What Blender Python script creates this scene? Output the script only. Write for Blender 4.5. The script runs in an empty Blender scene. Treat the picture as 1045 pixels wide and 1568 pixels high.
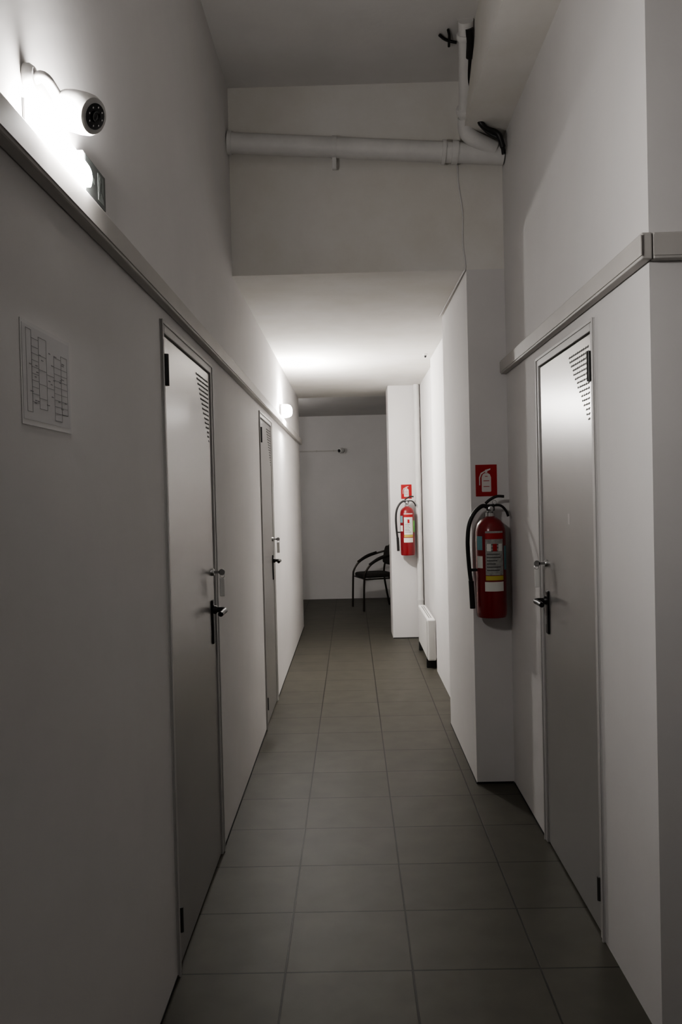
import bpy, bmesh, math, random
from mathutils import Vector, Matrix
random.seed(4)
scn = bpy.context.scene
try:
    scn.view_settings.view_transform = 'AgX'
    scn.view_settings.look = 'AgX - Medium High Contrast'
except Exception as ex:
    print(ex)

# ------------------------------------------------------------------ helpers
def mat(name, col, rough=0.5, metal=0.0, noise=0.0, nscale=3.0, bump=0.0, bscale=40.0, emis=0.0, spec=0.5, coat=0.0, emcol=None, tint=None):
    m = bpy.data.materials.new(name); m.use_nodes = True
    nt = m.node_tree; b = nt.nodes['Principled BSDF']
    b.inputs['Base Color'].default_value = (*col, 1)
    b.inputs['Roughness'].default_value = rough
    b.inputs['Metallic'].default_value = metal
    b.inputs['Specular IOR Level'].default_value = spec
    b.inputs['Coat Weight'].default_value = coat
    tc = nt.nodes.new('ShaderNodeTexCoord')
    if noise > 0:
        n = nt.nodes.new('ShaderNodeTexNoise'); n.inputs['Scale'].default_value = nscale
        n.inputs['Detail'].default_value = 6; n.inputs['Roughness'].default_value = 0.6
        nt.links.new(tc.outputs['Object'], n.inputs['Vector'])
        r = nt.nodes.new('ShaderNodeValToRGB')
        r.color_ramp.elements[0].position = 0.3; r.color_ramp.elements[1].position = 0.7
        lo = [c*(1-noise) for c in col]
        if tint: lo = [a*b_ for a, b_ in zip(lo, tint)]
        r.color_ramp.elements[0].color = (*lo, 1)
        r.color_ramp.elements[1].color = (*[min(1, c*(1+noise*0.5)) for c in col], 1)
        nt.links.new(n.outputs['Fac'], r.inputs['Fac']); nt.links.new(r.outputs['Color'], b.inputs['Base Color'])
    if bump > 0:
        n2 = nt.nodes.new('ShaderNodeTexNoise'); n2.inputs['Scale'].default_value = bscale
        n2.inputs['Detail'].default_value = 3
        nt.links.new(tc.outputs['Object'], n2.inputs['Vector'])
        bp = nt.nodes.new('ShaderNodeBump'); bp.inputs['Strength'].default_value = bump
        bp.inputs['Distance'].default_value = 0.01
        nt.links.new(n2.outputs['Fac'], bp.inputs['Height']); nt.links.new(bp.outputs['Normal'], b.inputs['Normal'])
    if emis > 0:
        b.inputs['Emission Color'].default_value = (*(emcol or col), 1)
        b.inputs['Emission Strength'].default_value = emis
    return m

def group(name, loc=(0, 0, 0), rotz=0.0):
    e = bpy.data.objects.new(name, None); e.empty_display_size = 0.1
    e.location = loc; e.rotation_euler = (0, 0, rotz)
    scn.collection.objects.link(e)
    return e

def finish(name, bm, m, parent=None, smooth=False, bevel=0.0, off=None, seg=2):
    if off is not None:
        for v in bm.verts: v.co -= Vector(off)
    bmesh.ops.recalc_face_normals(bm, faces=bm.faces)
    me = bpy.data.meshes.new(name); bm.to_mesh(me); bm.free()
    if smooth:
        for p in me.polygons: p.use_smooth = True
    ob = bpy.data.objects.new(name, me); scn.collection.objects.link(ob)
    ms = m if isinstance(m, (list, tuple)) else [m]
    for x in ms: me.materials.append(x)
    if bevel > 0:
        bv = ob.modifiers.new('bevel', 'BEVEL'); bv.width = bevel; bv.segments = seg; bv.limit_method = 'ANGLE'
    if smooth:
        try:
            me.set_sharp_from_angle(angle=math.radians(40))
        except Exception: pass
    if parent: ob.parent = parent
    return ob

def bm_box(bm, x0, x1, y0, y1, z0, z1, mi=0):
    vs = [bm.verts.new(c) for c in ((x0,y0,z0),(x1,y0,z0),(x1,y1,z0),(x0,y1,z0),(x0,y0,z1),(x1,y0,z1),(x1,y1,z1),(x0,y1,z1))]
    for f in ((0,3,2,1),(4,5,6,7),(0,1,5,4),(1,2,6,5),(2,3,7,6),(3,0,4,7)):
        fc = bm.faces.new([vs[i] for i in f]); fc.material_index = mi

def srt(a, b): return (a, b) if a < b else (b, a)

def boxes(name, lst, m, parent=None, bevel=0.0, off=None):
    bm = bmesh.new()
    for t in lst:
        x0, x1 = srt(t[0], t[1]); y0, y1 = srt(t[2], t[3]); z0, z1 = srt(t[4], t[5])
        bm_box(bm, x0, x1, y0, y1, z0, z1, t[6] if len(t) > 6 else 0)
    return finish(name, bm, m, parent, bevel=bevel, off=off)

def smooth_path(pts, n=6):
    pts = [Vector(p) for p in pts]
    if len(pts) < 3: return pts
    P = [pts[0]*2-pts[1]] + pts + [pts[-1]*2-pts[-2]]
    out = []
    for i in range(1, len(P)-2):
        for k in range(n):
            t = k/n
            a, b, c, d = P[i-1], P[i], P[i+1], P[i+2]
            out.append(0.5*((2*b)+(-a+c)*t+(2*a-5*b+4*c-d)*t*t+(-a+3*b-3*c+d)*t**3))
    out.append(pts[-1]); return out

def bm_tube(bm, pts, r, seg=12, mi=0):
    rs = r if isinstance(r, (list, tuple)) else [r]*len(pts)
    pts = [Vector(p) for p in pts]
    t0 = (pts[1]-pts[0]).normalized()
    up = Vector((0, 0, 1)) if abs(t0.z) < 0.9 else Vector((1, 0, 0))
    nrm = t0.cross(up).normalized(); rings = []
    for i, p in enumerate(pts):
        t = (pts[min(i+1, len(pts)-1)]-pts[max(i-1, 0)]).normalized()
        nrm = (nrm - t*nrm.dot(t)).normalized(); bn = t.cross(nrm)
        rings.append([bm.verts.new(p+(nrm*math.cos(a)+bn*math.sin(a))*rs[i]) for a in [2*math.pi*k/seg for k in range(seg)]])
    for i in range(len(rings)-1):
        for k in range(seg):
            f = bm.faces.new((rings[i][k], rings[i][(k+1) % seg], rings[i+1][(k+1) % seg], rings[i+1][k])); f.material_index = mi
    for rr in (rings[0], rings[-1]):
        f = bm.faces.new(rr); f.material_index = mi

def tube(name, pts, r, m, parent=None, seg=14, sm=True, off=None, n=6):
    bm = bmesh.new(); bm_tube(bm, smooth_path(pts, n) if sm else pts, r, seg)
    return finish(name, bm, m, parent, smooth=True, off=off)

def bm_lathe(bm, prof, origin=(0,0,0), axis=(0,0,1), seg=32, sx=1, sy=1, mi=0):
    q = Vector(axis).normalized().to_track_quat('Z', 'Y'); o = Vector(origin); rings = []
    for r, z in prof:
        if r < 1e-6: rings.append([bm.verts.new(o+q @ Vector((0, 0, z)))])
        else: rings.append([bm.verts.new(o+q @ Vector((r*sx*math.cos(2*math.pi*k/seg), r*sy*math.sin(2*math.pi*k/seg), z))) for k in range(seg)])
    for a, b in zip(rings[:-1], rings[1:]):
        for k in range(seg):
            k2 = (k+1) % seg
            if len(a) == 1 and len(b) == 1: continue
            if len(a) == 1: f = bm.faces.new((a[0], b[k2], b[k]))
            elif len(b) == 1: f = bm.faces.new((a[k], a[k2], b[0]))
            else: f = bm.faces.new((a[k], a[k2], b[k2], b[k]))
            f.material_index = mi
    if len(rings[0]) > 1: bm.faces.new(list(reversed(rings[0]))).material_index = mi
    if len(rings[-1]) > 1: bm.faces.new(rings[-1]).material_index = mi

def lathe(name, prof, m, origin=(0,0,0), axis=(0,0,1), parent=None, seg=32, sx=1, sy=1, off=None):
    bm = bmesh.new(); bm_lathe(bm, prof, origin, axis, seg, sx, sy)
    return finish(name, bm, m, parent, smooth=True, off=off)

def poly_prism(name, polys, mapf, t0, t1, m, parent=None, off=None):
    """flat polygons (a,b) extruded between depth t0..t1 through mapf(a,b,t)->xyz"""
    bm = bmesh.new()
    for pl in polys:
        A = [bm.verts.new(mapf(a, b, t0)) for a, b in pl]; B = [bm.verts.new(mapf(a, b, t1)) for a, b in pl]
        bm.faces.new(A); bm.faces.new(list(reversed(B)))
        for i in range(len(pl)):
            j = (i+1) % len(pl); bm.faces.new((A[i], A[j], B[j], B[i]))
    return finish(name, bm, m, parent, off=off)

# ------------------------------------------------------------------ materials
M_wall = mat('wall_paint_white', (0.74, 0.725, 0.718), 0.8, noise=0.05, nscale=1.3, bump=0.05, bscale=32, spec=0.25)
M_beam = mat('plaster_white', (0.78, 0.765, 0.74), 0.85, noise=0.08, nscale=2.0, bump=0.14, bscale=20, spec=0.2, tint=(1, 0.985, 0.94))
M_ceil = mat('ceiling_paint', (0.72, 0.705, 0.69), 0.9, noise=0.08, nscale=1.5, bump=0.12, bscale=25, spec=0.2)
M_trunk = mat('trunking_plastic', (0.54, 0.522, 0.50), 0.55, noise=0.05, nscale=5)
M_door = mat('door_paint_grey', (0.34, 0.333, 0.326), 0.30, metal=0.25, noise=0.04, nscale=2, bump=0.02, bscale=14)
M_frame = mat('door_frame_paint', (0.52, 0.51, 0.50), 0.5, noise=0.03)
M_black = mat('black_plastic', (0.012, 0.012, 0.012), 0.4)
M_hinge = mat('hinge_grey', (0.05, 0.05, 0.048), 0.5)
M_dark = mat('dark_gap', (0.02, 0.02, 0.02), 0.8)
M_louv = mat('louvre_shadow_grey', (0.15, 0.15, 0.15), 0.7)
M_steel = mat('steel', (0.6, 0.6, 0.6), 0.25, metal=1)
M_white = mat('white_plastic', (0.8, 0.79, 0.77), 0.4)
M_pipe = mat('pvc_pipe', (0.72, 0.71, 0.695), 0.5, noise=0.08, nscale=8)
M_red = mat('extinguisher_red', (0.20, 0.006, 0.010), 0.28, coat=0.4)
M_signred = mat('sign_red', (0.36, 0.008, 0.010), 0.45)
M_signwhite = mat('sign_white', (0.66, 0.62, 0.60), 0.5)
M_label = mat('label_grey', (0.36, 0.36, 0.345), 0.5, noise=0.3, nscale=60)
M_labelw = mat('label_white', (0.72, 0.72, 0.68), 0.5)
M_yellow = mat('label_yellow', (0.52, 0.43, 0.08), 0.5)
M_green = mat('label_green', (0.12, 0.42, 0.08), 0.5)
M_blue = mat('label_teal', (0.15, 0.33, 0.36), 0.5)
M_ink = mat('ink', (0.24, 0.24, 0.25), 0.7)
M_inkd = mat('ink_dark', (0.05, 0.05, 0.05), 0.7)
M_paper = mat('paper', (0.62, 0.613, 0.62), 0.6, noise=0.03, spec=0.2)
M_paper2 = mat('paper_sleeve', (0.67, 0.662, 0.66), 0.5, spec=0.3)
M_exit = mat('exit_grey', (0.062, 0.068, 0.066), 0.45)
M_exitw = mat('exit_pictogram', (0.17, 0.19, 0.18), 0.5)
M_glass = mat('lens_glass', (0.012, 0.012, 0.015), 0.1, spec=0.8)
M_chairm = mat('chair_tube', (0.05, 0.042, 0.035), 0.3, metal=0.6)
M_chairf = mat('chair_fabric', (0.025, 0.022, 0.02), 0.9, noise=0.2, nscale=80)
M_lampn = mat('lamp_diffuser_near', (1, 1, 1), 0.5, emis=265, emcol=(1, 0.965, 0.93))
M_lampf = mat('lamp_diffuser_far', (1, 1, 1), 0.5, emis=560, emcol=(1, 0.965, 0.925))
M_lampr = mat('unseen_lamp_diffuser', (1, 1, 1), 0.5, emis=80, emcol=(1, 0.965, 0.93))

# floor tiles
M_floor = bpy.data.materials.new('floor_tiles'); M_floor.use_nodes = True
nt = M_floor.node_tree; b = nt.nodes['Principled BSDF']
tc = nt.nodes.new('ShaderNodeTexCoord'); mp = nt.nodes.new('ShaderNodeMapping')
mp.inputs['Location'].default_value = (0.245+0.405*10, -2.60+0.38*20, 0)
nt.links.new(tc.outputs['Object'], mp.inputs['Vector'])
br = nt.nodes.new('ShaderNodeTexBrick')
br.offset = 0.0; br.squash = 1.0
br.inputs['Scale'].default_value = 1.0; br.inputs['Brick Width'].default_value = 0.405
br.inputs['Row Height'].default_value = 0.38; br.inputs['Mortar Size'].default_value = 0.0035
br.inputs['Mortar Smooth'].default_value = 0.2
br.inputs['Color1'].default_value = (0.068, 0.064, 0.051, 1); br.inputs['Color2'].default_value = (0.077, 0.072, 0.058, 1)
br.inputs['Mortar'].default_value = (0.016, 0.015, 0.012, 1)
nt.links.new(mp.outputs['Vector'], br.inputs['Vector'])
nz = nt.nodes.new('ShaderNodeTexNoise'); nz.inputs['Scale'].default_value = 7; nz.inputs['Detail'].default_value = 8
nt.links.new(tc.outputs['Object'], nz.inputs['Vector'])
mx = nt.nodes.new('ShaderNodeMix'); mx.data_type = 'RGBA'; mx.blend_type = 'OVERLAY'; mx.inputs['Factor'].default_value = 0.3
nt.links.new(br.outputs['Color'], mx.inputs['A']); nt.links.new(nz.outputs['Fac'], mx.inputs['B'])
nt.links.new(mx.outputs['Result'], b.inputs['Base Color'])
b.inputs['Roughness'].default_value = 0.5; b.inputs['Specular IOR Level'].default_value = 0.3
bp = nt.nodes.new('ShaderNodeBump'); bp.inputs['Strength'].default_value = 0.4; bp.inputs['Distance'].default_value = 0.003
bp.invert = True
nt.links.new(br.outputs['Fac'], bp.inputs['Height']); nt.links.new(bp.outputs['Normal'], b.inputs['Normal'])

# ------------------------------------------------------------------ room shell
XL, XR, XP = -0.586, 0.815, 0.62
HC, HS = 3.62, 2.66
boxes('floor', [(-2.2, 2.75, -2.15, 12.35, -0.1, 0)], M_floor)
boxes('ceiling', [(-0.736, 2.75, -2.15, 4.28, HC, HC+0.1)], M_ceil)
boxes('ceiling_soffit', [(XL, XR, 4.28, 4.50, HS, HC+0.1), (XL, 0.95, 4.50, 9.6, HS, HS+0.15)], M_beam)
boxes('ceiling_far', [(-2.2, 2.2, 9.6, 12.35, 2.70, 2.8)], M_ceil)
boxes('ceiling_beam', [(0.60, XR, 2.39, 4.28, 3.31, HC)], M_beam)

def wall_x(name, xa, xb, y0, y1, h, ops):
    lst = []; y = y0
    for a, c, t in ops:
        lst.append((xa, xb, y, a, 0, h)); lst.append((xa, xb, a, c, t, h)); y = c
    lst.append((xa, xb, y, y1, 0, h))
    boxes(name, lst, M_wall)
wall_x('wall_left', XL-0.15, XL, -2.0, 9.6, HC, [(2.585, 3.52, 2.08), (5.34, 6.15, 2.08)])
wall_x('wall_right', XR, XR+0.15, 2.39, 4.28, HC, [(2.74, 3.58, 2.08)])
boxes('wall_right_return', [(XR, 2.6, 2.24, 2.39, 0, HC)], M_wall)
boxes('wall_right_near', [(2.6, 2.75, -2.0, 2.39, 0, HC)], M_wall)
boxes('wall_back', [(-0.736, 2.75, -2.15, -2.0, 0, HC)], M_wall)
boxes('pillar', [(XP, 0.965, 4.28, 5.41, 0, HS)], M_wall)
boxes('wall_right_far', [(0.70, 0.95, 5.41, 7.05, 0, HS), (0.745, 0.95, 7.05, 8.70, 0, HS)], M_wall)
boxes('pillar.001', [(0.41, 0.95, 8.70, 9.15, 0, HS)], M_wall)
boxes('wall_far', [(-2.2, 2.2, 12.2, 12.35, 0, 2.70)], M_wall)
boxes('wall_far_room_left', [(-2.2, -2.05, 9.6, 12.2, 0, 2.70), (-2.2, XL-0.15, 9.45, 9.6, 0, 2.70)], M_wall)
boxes('wall_far_room_right', [(2.05, 2.2, 9.15, 12.2, 0, 2.70), (0.95, 2.2, 9.0, 9.15, 0, 2.70)], M_wall)
# thin dark strips painting in the shadow gap where walls meet floor tiles
def shadow_strip(name, *a): boxes(name, [a], M_dark)
shadow_strip('shadow_gap_1', XL, XL+0.003, -1.99, 2.585, 0.0, 0.007)
shadow_strip('shadow_gap_2', XL, XL+0.003, 3.52, 5.34, 0.0, 0.009)
shadow_strip('shadow_gap_3', XL, XL+0.003, 6.15, 9.6, 0.0, 0.009)
shadow_strip('shadow_gap_4', XR-0.003, XR, 3.58, 4.277, 0.0, 0.007)
shadow_strip('shadow_gap_5', XP, XR-0.004, 4.277, 4.28, 0.0, 0.010)
shadow_strip('shadow_gap_6', XP-0.003, XP, 4.28, 5.41, 0.0, 0.006)
shadow_strip('shadow_gap_7', 0.41, 0.74, 8.697, 8.70, 0.0, 0.010)

# trunking
e = 0.001
g = group('cable_trunking', (XL, 4, 2.155))
boxes('duct', [(XL+e, XL+0.03, -1.99, 9.6, 2.12, 2.185)], M_trunk, g, 0.004, off=g.location)
boxes('lid', [(XL+0.03, XL+0.033, -1.99, 9.6, 2.127, 2.178)], M_trunk, g, off=g.location)
g = group('cable_trunking', (XR, 3, 2.155))
boxes('duct', [(XR-0.03, XR-e, 2.21, 4.279, 2.12, 2.19)], M_trunk, g, 0.004, off=g.location)
boxes('lid', [(XR-0.033, XR-0.03, 2.207, 4.279, 2.128, 2.182)], M_trunk, g, off=g.location)
g = group('cable_trunking', (1.6, 2.22, 2.155))
boxes('duct', [(XR+e, 2.59, 2.21, 2.24-e, 2.12, 2.19)], M_trunk, g, 0.004, off=g.location)
boxes('lid', [(XR+e, 2.59, 2.207, 2.21, 2.128, 2.182)], M_trunk, g, off=g.location)

# ------------------------------------------------------------------ doors
def door(name, xw, s, y0, y1, vent_far):
    H = 2.08; g = group(name, (xw, (y0+y1)/2, 0)); off = g.location
    X = lambda n: xw+s*n
    fw = 0.038
    boxes('frame', [(X(-0.08), X(0.006), y0, y0+fw, 0, H), (X(-0.08), X(0.006), y1-fw, y1, 0, H),
                    (X(-0.08), X(0.006), y0+fw, y1-fw, H-fw, H)], M_frame, g, 0.003, off)
    boxes('frame_lip', [(X(0.006), X(0.010), y0, y0+0.012, 0, H), (X(0.006), X(0.010), y1-0.012, y1, 0, H),
                    (X(0.006), X(0.010), y0+0.012, y1-0.012, H-0.012, H)], M_frame, g, 0.0015, off)
    a, c = y0+fw+0.005, y1-fw-0.003
    boxes('leaf', [(X(-0.055), X(-0.001), a, c, 0.008, H-fw-0.004)], M_door, g, 0.003, off)
    # vent louvres, triangle pattern
    lst = []; rows = 15
    for i in range(rows):
        z = 1.995-i*0.0175; w = 0.26*(1-i/rows)
        if vent_far: b1 = c-0.035; b0 = b1-w
        else: b0 = a+0.035; b1 = b0+w
        k = 0
        while k*0.026 < w-0.006:
            if vent_far: q1 = b1-k*0.026; q0 = max(q1-0.016, b0)
            else: q0 = b0+k*0.026; q1 = min(q0+0.016, b1)
            lst.append((X(-0.002), X(0.0002), q0, q1, z, z+0.004, 0))
            lst.append((X(-0.002), X(0.0020), q0-0.001, q1+0.001, z+0.004, z+0.007, 1))
            k += 1
    boxes('vent_louvres', lst, [M_louv, M_door], g, off=off)
    # hinges
    for n_, z0, z1, hr, hm in (('hinge_top', 1.875, 1.975, 0.010, M_black), ('hinge_bottom', 0.125, 0.205, 0.007, M_hinge)):
        bm = bmesh.new()
        bm_tube(bm, [(X(0.008), a-0.004, z0), (X(0.008), a-0.004, z1)], hr, 14)
        if hr > 0.008: bm_box(bm, *srt(X(-0.003), X(0.004)), a, a+0.022, z0+0.01, z1-0.01)
        finish(n_, bm, hm, g, smooth=True, off=off)
    # handle set
    hy = c-0.075
    boxes('handle_plate', [(X(-0.003), X(0.008), hy-0.018, hy+0.018, 0.915, 1.095)], M_black, g, 0.004, off)
    tube('handle_lever', [(X(0.004), hy, 1.055), (X(0.030), hy, 1.055), (X(0.050), hy-0.006, 1.055), (X(0.058), hy-0.03, 1.055),
                          (X(0.058), hy-0.08, 1.056), (X(0.055), hy-0.125, 1.053)], 0.0105, M_black, g, off=off)
    lathe('handle_rose', [(0.018, 0), (0.017, 0.012), (0.012, 0.018)], M_black, (X(0.004), hy, 1.055), (s, 0, 0), g, 24, off=off)
    boxes('keyhole', [(X(0.006), X(0.0092), hy-0.004, hy+0.004, 0.955, 0.985)], M_steel, g, off=off)
    # upper lock with key and tag
    lathe('lock_cylinder', [(0.015, 0), (0.015, 0.012), (0.012, 0.016), (0.0, 0.016)], M_steel, (X(-0.003), hy, 1.21), (s, 0, 0), g, 20, off=off)
    bm = bmesh.new()
    bm_box(bm, *srt(X(0.010), X(0.036)), hy-0.0015, hy+0.0015, 1.205, 1.215)
    bm_lathe(bm, [(0.0, -0.0015), (0.013, -0.0015), (0.013, 0.0015), (0, 0.0015)], (X(0.044), hy, 1.21), (0, 1, 0), 18)
    ring = [(X(0.046)+0.009*math.sin(t), hy+0.002*math.cos(t), 1.196+0.010*math.cos(t)) for t in [2*math.pi*i/14 for i in range(15)]]
    bm_tube(bm, ring, 0.0011, 6)
    finish('key', bm, M_steel, g, smooth=True, off=off)
    boxes('key_tag', [(X(0.034), X(0.055), hy-0.003, hy+0.003, 1.110, 1.187)], M_white, g, 0.003, off)
    if s < 0: boxes('sticker', [(X(-0.001), X(-0.0003), 3.10, 3.125, 1.385, 1.425)], M_frame, g, off=off)

door('door_1', XL, 1, 2.585, 3.52, True)
door('door_2', XL, 1, 5.34, 6.15, True)
door('door_3', XR, -1, 2.74, 3.58, False)

# ------------------------------------------------------------------ lamps
def bulkhead(name, loc, ly, lz, mdiff, rotz=0.0, depth=1.0):
    g = group(name, loc, rotz)
    bm = bmesh.new()
    bm_lathe(bm, [(1, 0.001), (1, 0.018), (0.93, 0.022), (0.0, 0.022)], (0, 0, 0), (1, 0, 0), 40)
    for v in bm.verts: v.co.y *= ly/2; v.co.z *= lz/2
    finish('housing', bm, M_white, g, smooth=True)
    bm = bmesh.new()
    prof = [(0.92, 0.022), (0.92, 0.022+0.02*depth), (0.86, 0.022+0.034*depth), (0.72, 0.022+0.044*depth), (0.45, 0.022+0.05*depth), (0, 0.022+0.052*depth)]
    bm_lathe(bm, prof, (0, 0, 0), (1, 0, 0), 28)
    for v in bm.verts: v.co.y *= ly/2; v.co.z *= lz/2
    finish('diffuser', bm, mdiff, g, smooth=True)
def uplight(name, loc, ly, r, mdiff):
    """half-round linear luminaire standing on the trunking"""
    g = group(name, loc)
    boxes('backplate', [(0.001, 0.006, -ly/2, ly/2, -0.022, r)], M_white, g, 0.001)
    bm = bmesh.new(); A = []; B = []
    N = 12; a0, a1 = math.radians(-28), math.radians(90)
    for k in range(N+1):
        t = a0+(a1-a0)*k/N
        p = (0.006+(r-0.006)*math.cos(t), r*math.sin(t))
        A.append(bm.verts.new((p[0], -ly/2, p[1]))); B.append(bm.verts.new((p[0], ly/2, p[1])))
    for k in range(N): bm.faces.new((A[k], A[k+1], B[k+1], B[k]))
    ca = bm.verts.new((0.006, -ly/2, r*math.sin(a0))); cb = bm.verts.new((0.006, ly/2, r*math.sin(a0)))
    bm.faces.new([ca]+A); bm.faces.new([cb]+list(reversed(B))); bm.faces.new((A[0], ca, cb, B[0])); bm.faces.new((A[-1], B[-1], cb, ca))
    finish('diffuser', bm, mdiff, g, smooth=True)
uplight('wall_lamp', (XL, 1.655, 2.211), 0.27, 0.044, M_lampn)
bulkhead('wall_lamp', (XL, 7.05, 2.250), 0.24, 0.12, M_lampf, depth=1.5)
bulkhead('wall_lamp', (-1.25, 9.6, 2.250), 0.24, 0.12, M_lampr, math.radians(90))  # unseen lamp added around the corner to brighten the far wall

# ------------------------------------------------------------------ security cameras
def seccam(name, base, wn, head, d, sc=1.0):
    g = group(name, base); off = Vector(base)
    base = Vector(base); head = Vector(head); d = Vector(d).normalized(); wn = Vector(wn)
    lathe('base', [(0.026*sc, 0.001), (0.026*sc, 0.010*sc), (0.020*sc, 0.018*sc), (0, 0.018*sc)], M_white, base, wn, g, 28, off=off)
    tube('arm', [base+wn*0.012*sc, base+wn*0.035*sc, head-d*0.030*sc], 0.010*sc, M_white, g, 12, off=off)
    lathe('body', [(0, -0.045*sc), (0.016*sc, -0.043*sc), (0.027*sc, -0.036*sc), (0.034*sc, -0.022*sc), (0.0365*sc, -0.005*sc), (0.037*sc, 0.020*sc), (0.0355*sc, 0.036*sc), (0.031*sc, 0.046*sc),
                   (0.024*sc, 0.049*sc)], M_white, head, d, g, 36, off=off)
    lathe('face', [(0.0225*sc, 0.040*sc), (0.0225*sc, 0.0500*sc), (0.012*sc, 0.0505*sc)], M_glass, head, d, g, 32, off=off)
    lathe('lens', [(0.010*sc, 0.048*sc), (0.010*sc, 0.054*sc), (0.008*sc, 0.054*sc), (0.0055*sc, 0.052*sc), (0, 0.053*sc)], M_glass, head, d, g, 24, off=off)
    q = d.to_track_quat('Z', 'Y'); bm = bmesh.new()
    for k in range(8):
        a = 2*math.pi*k/8
        bm_lathe(bm, [(0.0018*sc, 0.049*sc), (0.0017*sc, 0.0513*sc), (0, 0.0518*sc)], head+q @ Vector((0.0165*sc*math.cos(a), 0.0165*sc*math.sin(a), 0)), d, 10)
    finish('infrared_leds', bm, M_steel, g, smooth=True, off=off)
seccam('security_camera', (XL, 1.545, 2.300), (1, 0, 0), (-0.513, 1.600, 2.264), (0.90, -0.40, -0.42), 1.04)
seccam('security_camera', (-0.11, 12.2, 2.19), (0, -1, 0), (-0.13, 12.10, 2.185), (-0.6, -0.9, -0.15), 1.1)
g = group('cable_conduit', (-0.9, 12.19, 2.185))
boxes('duct', [(-2.04, -0.16, 12.185, 12.199, 2.178, 2.195)], M_trunk, g, 0.002, off=g.location)
boxes('clips', [(x, x+0.02, 12.183, 12.199, 2.174, 2.199) for x in (-1.5, -1.0, -0.5, -0.25)], M_trunk, g, off=g.location)

# ------------------------------------------------------------------ exit sign
g = group('exit_sign', (XL, 1.90, 2.235)); off = g.location
boxes('housing', [(XL+e, XL+0.018, 1.815, 1.975, 2.188, 2.283)], M_white, g, 0.004, off)
boxes('panel', [(XL+0.018, XL+0.020, 1.822, 1.968, 2.198, 2.277)], M_exit, g, off=off)
mf = lambda a, b_, t: (XL+t, 1.825+a*0.142, 2.199+b_*0.077)
pol = [[(0.60,0.10),(0.90,0.10),(0.90,0.90),(0.60,0.90)],
       [(0.10,0.5),(0.25,0.25),(0.25,0.42),(0.42,0.42),(0.42,0.58),(0.25,0.58),(0.25,0.75)]]
poly_prism('pictogram', pol, mf, 0.020, 0.0206, M_exitw, g, off)
man = [[(0.70,0.72),(0.76,0.72),(0.76,0.84),(0.70,0.84)], [(0.66,0.42),(0.76,0.42),(0.80,0.70),(0.70,0.70)],
       [(0.66,0.42),(0.72,0.42),(0.66,0.15),(0.61,0.15)], [(0.72,0.42),(0.77,0.45),(0.86,0.30),(0.82,0.24)]]
poly_prism('running_figure', man, mf, 0.0206, 0.0211, M_exit, g, off)

# ------------------------------------------------------------------ paper notice
g = group('paper_notice', (XL, 1.61, 1.745)); off = g.location
boxes('sheet', [(XL+0.0002, XL+0.0010, 1.475, 1.735, 1.655, 1.845)], M_paper2, g, off=off)
boxes('print', [(XL+0.0010, XL+0.0014, 1.482, 1.728, 1.665, 1.838)], M_paper, g, off=off)
L = []
def ln(y0, z0, y1, z1, w=0.0008):
    L.append((XL+0.0014, XL+0.0017, min(y0, y1)-w/2, max(y0, y1)+w/2, min(z0, z1)-w/2, max(z0, z1)+w/2))
def rect(y0, z0, y1, z1):
    ln(y0, z0, y1, z0); ln(y0, z1, y1, z1); ln(y0, z0, y0, z1); ln(y1, z0, y1, z1)
rect(1.50, 1.68, 1.525, 1.832); rect(1.525, 1.70, 1.56, 1.818); rect(1.56, 1.69, 1.60, 1.825)
rect(1.64, 1.675, 1.68, 1.80); rect(1.68, 1.69, 1.715, 1.808)
for i in range(8):
    ln(1.525, 1.715+i*0.0125, 1.56, 1.715+i*0.0125); ln(1.64, 1.69+i*0.013, 1.715, 1.69+i*0.013)
for i in range(4): ln(1.56, 1.71+i*0.027, 1.60, 1.71+i*0.027)
ln(1.60, 1.735, 1.64, 1.735); ln(1.60, 1.76, 1.64, 1.76)
for i in range(26):
    y = random.uniform(1.505, 1.70); z = random.uniform(1.69, 1.815); ln(y, z, y+random.uniform(0.006, 0.014), z, 0.0018)
boxes('drawing', L, M_ink, g, off=off)

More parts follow.
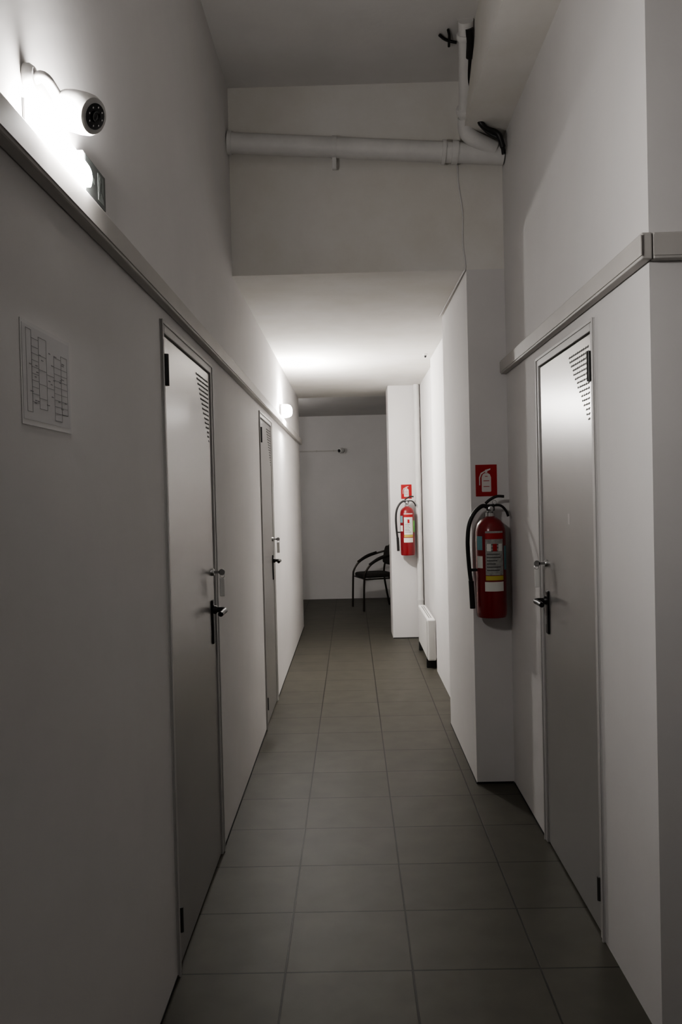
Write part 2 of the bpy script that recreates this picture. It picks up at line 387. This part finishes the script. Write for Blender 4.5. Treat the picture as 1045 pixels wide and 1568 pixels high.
# ------------------------------------------------------------------ extinguishers and signs
def arc_patch(bm, r, a0, a1, z0, z1, mi, n=14):
    prev = None
    for k in range(n+1):
        a = math.radians(a0+(a1-a0)*k/n)
        p = [bm.verts.new((r*math.sin(a), -r*math.cos(a), z)) for z in (z0, z1)]
        if prev:
            f = bm.faces.new((prev[0], p[0], p[1], prev[1])); f.material_index = mi
        prev = p
def extinguisher(loc, bright):
    g = group('fire_extinguisher', loc)
    lathe('tank', [(0, 0.012), (0.055, 0.008), (0.066, 0.0), (0.070, 0.0), (0.074, 0.012), (0.0755, 0.03), (0.0755, 0.425), (0.073, 0.445), (0.066, 0.468),
                   (0.052, 0.487), (0.035, 0.498), (0.024, 0.503), (0.021, 0.512), (0.0, 0.512)], M_red, parent=g, seg=48)
    lathe('collar', [(0.019, 0.505), (0.023, 0.507), (0.023, 0.525), (0.017, 0.530), (0.017, 0.548), (0, 0.548)], M_steel, parent=g, seg=24)
    bm = bmesh.new()
    arc_patch(bm, 0.0762, -30, 42, 0.215, 0.435, 0)
    arc_patch(bm, 0.0766, -30, 42, 0.395, 0.425, 1)
    arc_patch(bm, 0.0762, -30, 42, 0.190, 0.212, 2)
    arc_patch(bm, 0.0762, -34, 42, 0.135, 0.182, 3)
    arc_patch(bm, 0.0762, -72, -42, 0.34, 0.41, 4)
    arc_patch(bm, 0.0762, 48, 80, 0.24, 0.36, 5 if bright else 4)
    arc_patch(bm, 0.0762, -72, -42, 0.25, 0.31, 3)
    # printed lines & pictogram blocks
    for i in range(9):
        z = 0.238+i*0.016
        arc_patch(bm, 0.0767, -25, random.uniform(8, 30), z, z+0.004, 6, 8)
    for i, c in enumerate((3, 1, 3)):
        arc_patch(bm, 0.0769, -24+i*22, -8+i*22, 0.335, 0.372, c, 5)
    finish('label', bm, [M_labelw if bright else M_label, M_signred, M_yellow, M_labelw, M_blue, M_green, M_inkd], g, smooth=True)
    boxes('valve_block', [(-0.018, 0.022, -0.016, 0.016, 0.535, 0.568)], M_black, g, 0.004)
    # carry handle and squeeze lever
    bm = bmesh.new()
    bm_tube(bm, smooth_path([(-0.015, 0, 0.560), (0.02, 0, 0.563), (0.055, 0, 0.560), (0.080, 0, 0.535), (0.092, 0, 0.505)]), 0.0065, 10)
    finish('carry_handle', bm, M_black, g, smooth=True)
    bm = bmesh.new()
    bm_tube(bm, smooth_path([(-0.022, 0, 0.572), (0.0, 0, 0.590), (0.035, 0, 0.607), (0.072, 0, 0.606)]), 0.0075, 10)
    finish('squeeze_lever', bm, M_black, g, smooth=True)
    lathe('gauge', [(0.014, 0), (0.014, 0.010), (0.011, 0.012), (0, 0.012)], M_steel, (0.0, -0.016, 0.545), (0, -1, 0), g, 20)
    tube('hose', [(-0.012, 0, 0.555), (-0.040, -0.005, 0.560), (-0.080, -0.012, 0.528), (-0.108, -0.015, 0.470), (-0.118, -0.016, 0.390), (-0.116, -0.016, 0.300),
                  (-0.110, -0.016, 0.220), (-0.104, -0.016, 0.17)], 0.0105, M_black, g)
    tube('nozzle', [(-0.105, -0.016, 0.185), (-0.103, -0.016, 0.14), (-0.101, -0.016, 0.08), (-0.100, -0.016, 0.045)], 0.0135, M_black, g, sm=False)
    tube('pin_ring', [(0.02+0.010*math.sin(t), -0.018, 0.578+0.010*math.cos(t)) for t in [2*math.pi*i/12 for i in range(13)]], 0.0014, M_steel, g, 6, sm=False)
    boxes('wall_bracket', [(-0.02, 0.02, 0.070, 0.0945, 0.44, 0.50), (-0.012, 0.012, 0.022, 0.0945, 0.507, 0.517), (-0.02, 0.02, 0.0735, 0.0945, 0.05, 0.08)], M_steel, g)
    boxes('hose_clip', [(-0.118, -0.073, -0.018, -0.006, 0.232, 0.246)], M_black, g, 0.002)
extinguisher((0.700, 4.185, 0.885), False)
extinguisher((0.578, 8.605, 0.885), True)

def fire_sign(cx, y, cz, w, h):
    g = group('fire_extinguisher_sign', (cx, y, cz))
    boxes('plate', [(-w/2, w/2, -0.003, 0, -h/2, h/2)], M_signred, g, 0.001)
    mf = lambda a, b_, t: (a*w, -t, b_*h)
    body = [(-0.20, -0.36), (0.20, -0.36), (0.22, -0.33), (0.22, 0.10), (0.17, 0.19), (0.08, 0.23), (-0.08, 0.23), (-0.17, 0.19), (-0.22, 0.10), (-0.22, -0.33)]
    neck = [(-0.05, 0.24), (0.05, 0.24), (0.05, 0.29), (0.20, 0.34), (0.20, 0.38), (-0.06, 0.33)]
    hose = [(-0.06, 0.31), (-0.06, 0.27), (-0.22, 0.20), (-0.29, 0.08), (-0.29, -0.15), (-0.34, -0.15), (-0.34, 0.10), (-0.26, 0.24)]
    poly_prism('pictogram', [body, neck, hose], mf, 0.003, 0.0036, M_signwhite, g)
    poly_prism('pictogram_bands', [[(-0.14, -0.02), (0.14, -0.02), (0.14, 0.00), (-0.14, 0.00)], [(-0.06, 0.12), (0.06, 0.12), (0.06, 0.14), (-0.06, 0.14)],
               [(-0.14, -0.20), (0.14, -0.20), (0.14, -0.18), (-0.14, -0.18)]], mf, 0.0036, 0.004, M_signred, g)
fire_sign(0.700, 4.28, 1.575, 0.110, 0.163)
fire_sign(0.582, 8.70, 1.545, 0.112, 0.150)

# ------------------------------------------------------------------ drain pipes
g = group('drain_pipe', (0.1, 4.21, 3.27)); off = g.location
zl, zr = 3.315, 3.215
zz = lambda x: zl+(zr-zl)*(x-XL)/(0.80-XL)
Yp = 4.215
tube('main_run', [(XL+0.003, Yp, zz(XL)), (0.81, Yp, zz(0.81))], 0.050, M_pipe, g, 28, sm=False, off=off)
for n_, x, w, r in (('socket_left', XL+0.004, 0.02, 0.056), ('clamp_middle', -0.055, 0.022, 0.0555), ('socket_right', 0.55, 0.03, 0.057), ('branch_socket', 0.50, 0.018, 0.060)):
    tube(n_, [(x, Yp, zz(x)), (x+w, Yp, zz(x+w))], r, M_pipe, g, 28, sm=False, off=off)
boxes('clamp_tail', [(-0.056, -0.034, Yp-0.012, Yp+0.012, 3.165, 3.23)], M_pipe, g, 0.003, off)
tube('down_branch', [(0.560, 3.72, 3.612), (0.572, 3.80, 3.555), (0.590, 3.95, 3.45), (0.605, 4.09, 3.36), (0.612, 4.14, 3.315)], 0.034, M_pipe, g, 22, off=off)
tube('branch_elbow', [(0.606, 4.10, 3.355), (0.612, 4.14, 3.315), (0.635, 4.155, 3.285), (0.70, 4.17, 3.255), (0.76, 4.19, 3.235)], 0.038, M_pipe, g, 22, off=off)
lathe('elbow_collar', [(0.042, 0), (0.044, 0.006), (0.044, 0.026), (0.042, 0.032)], M_pipe, (0.600, 4.06, 3.385), (0.02, 0.14, -0.10), g, 24, off=off)
lathe('top_collar', [(0.040, 0), (0.042, 0.004), (0.042, 0.020), (0.040, 0.024)], M_pipe, (0.566, 3.765, 3.58), (0.1, 0.8, -0.6), g, 24, off=off)
tube('vent_branch', [(0.640, 4.23, 3.27), (0.655, 4.235, 3.36), (0.66, 4.235, 3.50), (0.655, 4.235, 3.618)], 0.022, M_pipe, g, 18, off=off)
g = group('black_cable', (0.66, 4.1, 3.3)); off = g.location
tube('lead', [(0.592, 3.83, 3.500), (0.600, 3.92, 3.440), (0.625, 4.02, 3.395), (0.655, 4.08, 3.345), (0.676, 4.08, 3.31), (0.72, 4.09, 3.27), (0.775, 4.09, 3.235), (0.79, 4.10, 3.17)], 0.010, M_black, g, 10, off=off)
tube('lead_b', [(0.655, 4.08, 3.36), (0.670, 4.06, 3.315), (0.70, 4.07, 3.285), (0.76, 4.08, 3.262), (0.785, 4.09, 3.20)], 0.014, M_black, g, 10, off=off)
tube('lead_c', [(0.455, 3.83, 3.611), (0.480, 3.85, 3.603), (0.505, 3.86, 3.598), (0.535, 3.85, 3.585)], 0.007, M_black, g, 10, off=off)
tube('lead_d', [(0.490, 3.79, 3.611), (0.500, 3.83, 3.604), (0.505, 3.89, 3.590)], 0.006, M_black, g, 10, off=off)
tube('foam_wrap', [(0.575, 3.72, 3.575), (0.585, 3.76, 3.535), (0.590, 3.82, 3.500)], 0.018, M_black, g, 12, off=off)
g = group('white_cable', (0.6, 4.27, 2.9)); off = g.location
tube('lead', [(0.585, 4.275, 3.20), (0.588, 4.275, 3.10), (0.606, 4.275, 2.95), (0.604, 4.275, 2.80), (0.614, 4.275, 2.70), (0.612, 4.272, 2.657), (0.610, 4.33, 2.656), (0.606, 4.7, 2.656), (0.600, 5.35, 2.656)], 0.0035, M_wall, g, 8, off=off)

# ------------------------------------------------------------------ far right items
g = group('panel_heater', (0.68, 7.6, 0)); off = g.location
boxes('casing', [(0.632, 0.705, 7.13, 8.10, 0.07, 0.43)], M_white, g, 0.012, off)
boxes('side_groove', [(0.630, 0.707, 7.16, 7.166, 0.09, 0.41)], M_dark, g, off=off)
boxes('grille', [(0.655, 0.661, 7.22, 8.0, 0.428, 0.4312), (0.672, 0.678, 7.22, 8.0, 0.428, 0.4312)], M_louv, g, off=off)
boxes('feet', [(0.625, 0.715, 7.18, 7.22, 0, 0.08), (0.625, 0.715, 8.0, 8.04, 0, 0.08)], M_dark, g, 0.004, off)
g = group('riser_pipe', (0.70, 8.64, 0)); off = g.location
tube('pipe', [(0.705, 8.655, 0), (0.705, 8.655, HS)], 0.030, M_pipe, g, 20, sm=False, off=off)
for z in (0.4, 1.5, 2.4): tube('clip', [(0.705, 8.655, z), (0.705, 8.655, z+0.02)], 0.034, M_pipe, g, 20, sm=False, off=off)
g = group('ceiling_sensor', (0.635, 6.8, HS))
lathe('base', [(0.022, -0.0005), (0.022, -0.008), (0.015, -0.014), (0, -0.014)], M_white, parent=g, seg=20)
lathe('eye', [(0.011, -0.012), (0.010, -0.022), (0.006, -0.028), (0, -0.030)], M_black, parent=g, seg=16)

# ------------------------------------------------------------------ chair
g = group('visitor_armchair', (0.30, 11.12, 0), math.radians(-74))
def rpad(name, cx, cy, cz, sx, sy, sz, m, tilt=0.0, bend=0.0):
    bm = bmesh.new()
    bmesh.ops.create_cube(bm, size=1.0)
    bmesh.ops.subdivide_edges(bm, edges=bm.edges[:], cuts=5, use_grid_fill=True)
    for v in bm.verts:
        x, y, z = v.co*2
        p = 5.0; L_ = (abs(x)**p+abs(y)**p+abs(z)**p)**(1/p); k = max(abs(x), abs(y), abs(z))/L_
        v.co = Vector((x*k*sx/2, y*k*sy/2, z*k*sz/2)); v.co.y += bend*(x*x)
    bmesh.ops.rotate(bm, verts=bm.verts, cent=(0, 0, 0), matrix=Matrix.Rotation(tilt, 3, 'X'))
    bmesh.ops.translate(bm, verts=bm.verts, vec=(cx, cy, cz))
    return finish(name, bm, m, g, smooth=True)
rpad('seat', 0, -0.02, 0.455, 0.46, 0.45, 0.065, M_chairf)
rpad('backrest', 0, 0.235, 0.70, 0.42, 0.045, 0.26, M_chairf, math.radians(-12), -0.03)
tr = 0.0135
tube('back_frame', [(-0.23, 0.27, 0), (-0.225, 0.20, 0.42), (-0.215, 0.23, 0.66), (-0.19, 0.272, 0.82), (-0.10, 0.29, 0.865), (0, 0.293, 0.875), (0.10, 0.29, 0.865), (0.19, 0.272, 0.82),
     (0.215, 0.23, 0.66), (0.225, 0.20, 0.42), (0.23, 0.27, 0)], tr, M_chairm, g, 12)
for s, n_ in ((-1, 'arm_left'), (1, 'arm_right')):
    tube(n_, [(s*0.26, -0.25, 0), (s*0.262, -0.235, 0.40), (s*0.265, -0.22, 0.50), (s*0.268, -0.15, 0.60), (s*0.268, -0.03, 0.67), (s*0.264, 0.12, 0.72), (s*0.205, 0.262, 0.76)], tr, M_chairm, g, 12)
    tube('arm_pad_'+('l' if s < 0 else 'r'), [(s*0.268, -0.16, 0.605), (s*0.268, -0.03, 0.684), (s*0.264, 0.11, 0.728)], 0.020, M_chairf, g, 12)
for n_, y in (('rail_front', -0.20), ('rail_rear', 0.19)):
    tube(n_, [(-0.26, y-0.01, 0.415), (0.26, y-0.01, 0.415)], 0.010, M_chairm, g, 10, sm=False)
for s in (-1, 1): tube('rail_side', [(s*0.245, -0.21, 0.415), (s*0.225, 0.20, 0.415)], 0.010, M_chairm, g, 10, sm=False)
g = group('wall_socket', (0.24, 12.2, 0.30))
boxes('plate', [(-0.04, 0.04, -0.012, -0.0005, -0.04, 0.04)], M_white, g, 0.004)
lathe('well', [(0.026, 0), (0.026, 0.002), (0.022, 0.002), (0.020, 0.0005), (0, 0.0005)], M_trunk, (0, -0.012, 0), (0, -1, 0), g, 20)

# ------------------------------------------------------------------ world + camera
w = bpy.data.worlds.new('World'); scn.world = w; w.use_nodes = True
w.node_tree.nodes['Background'].inputs['Color'].default_value = (0.02, 0.02, 0.02, 1)

F = 1266.0
Yc = Vector((15.5, 24.0, -F)).normalized()
Zc = Vector((-0.024, 1.0, 0.0)); Zc = (Zc - Yc*Zc.dot(Yc)).normalized()
Xc = Yc.cross(Zc)
R = Matrix((Xc, Yc, Zc))
cd = bpy.data.cameras.new('camera'); cam = bpy.data.objects.new('camera', cd); scn.collection.objects.link(cam)
cam.matrix_world = Matrix.Translation((0, 0, 1.51)) @ R.to_4x4()
cd.sensor_fit = 'VERTICAL'; cd.sensor_height = 22.3; cd.lens = F/1568*22.3; cd.clip_start = 0.02
scn.camera = cam
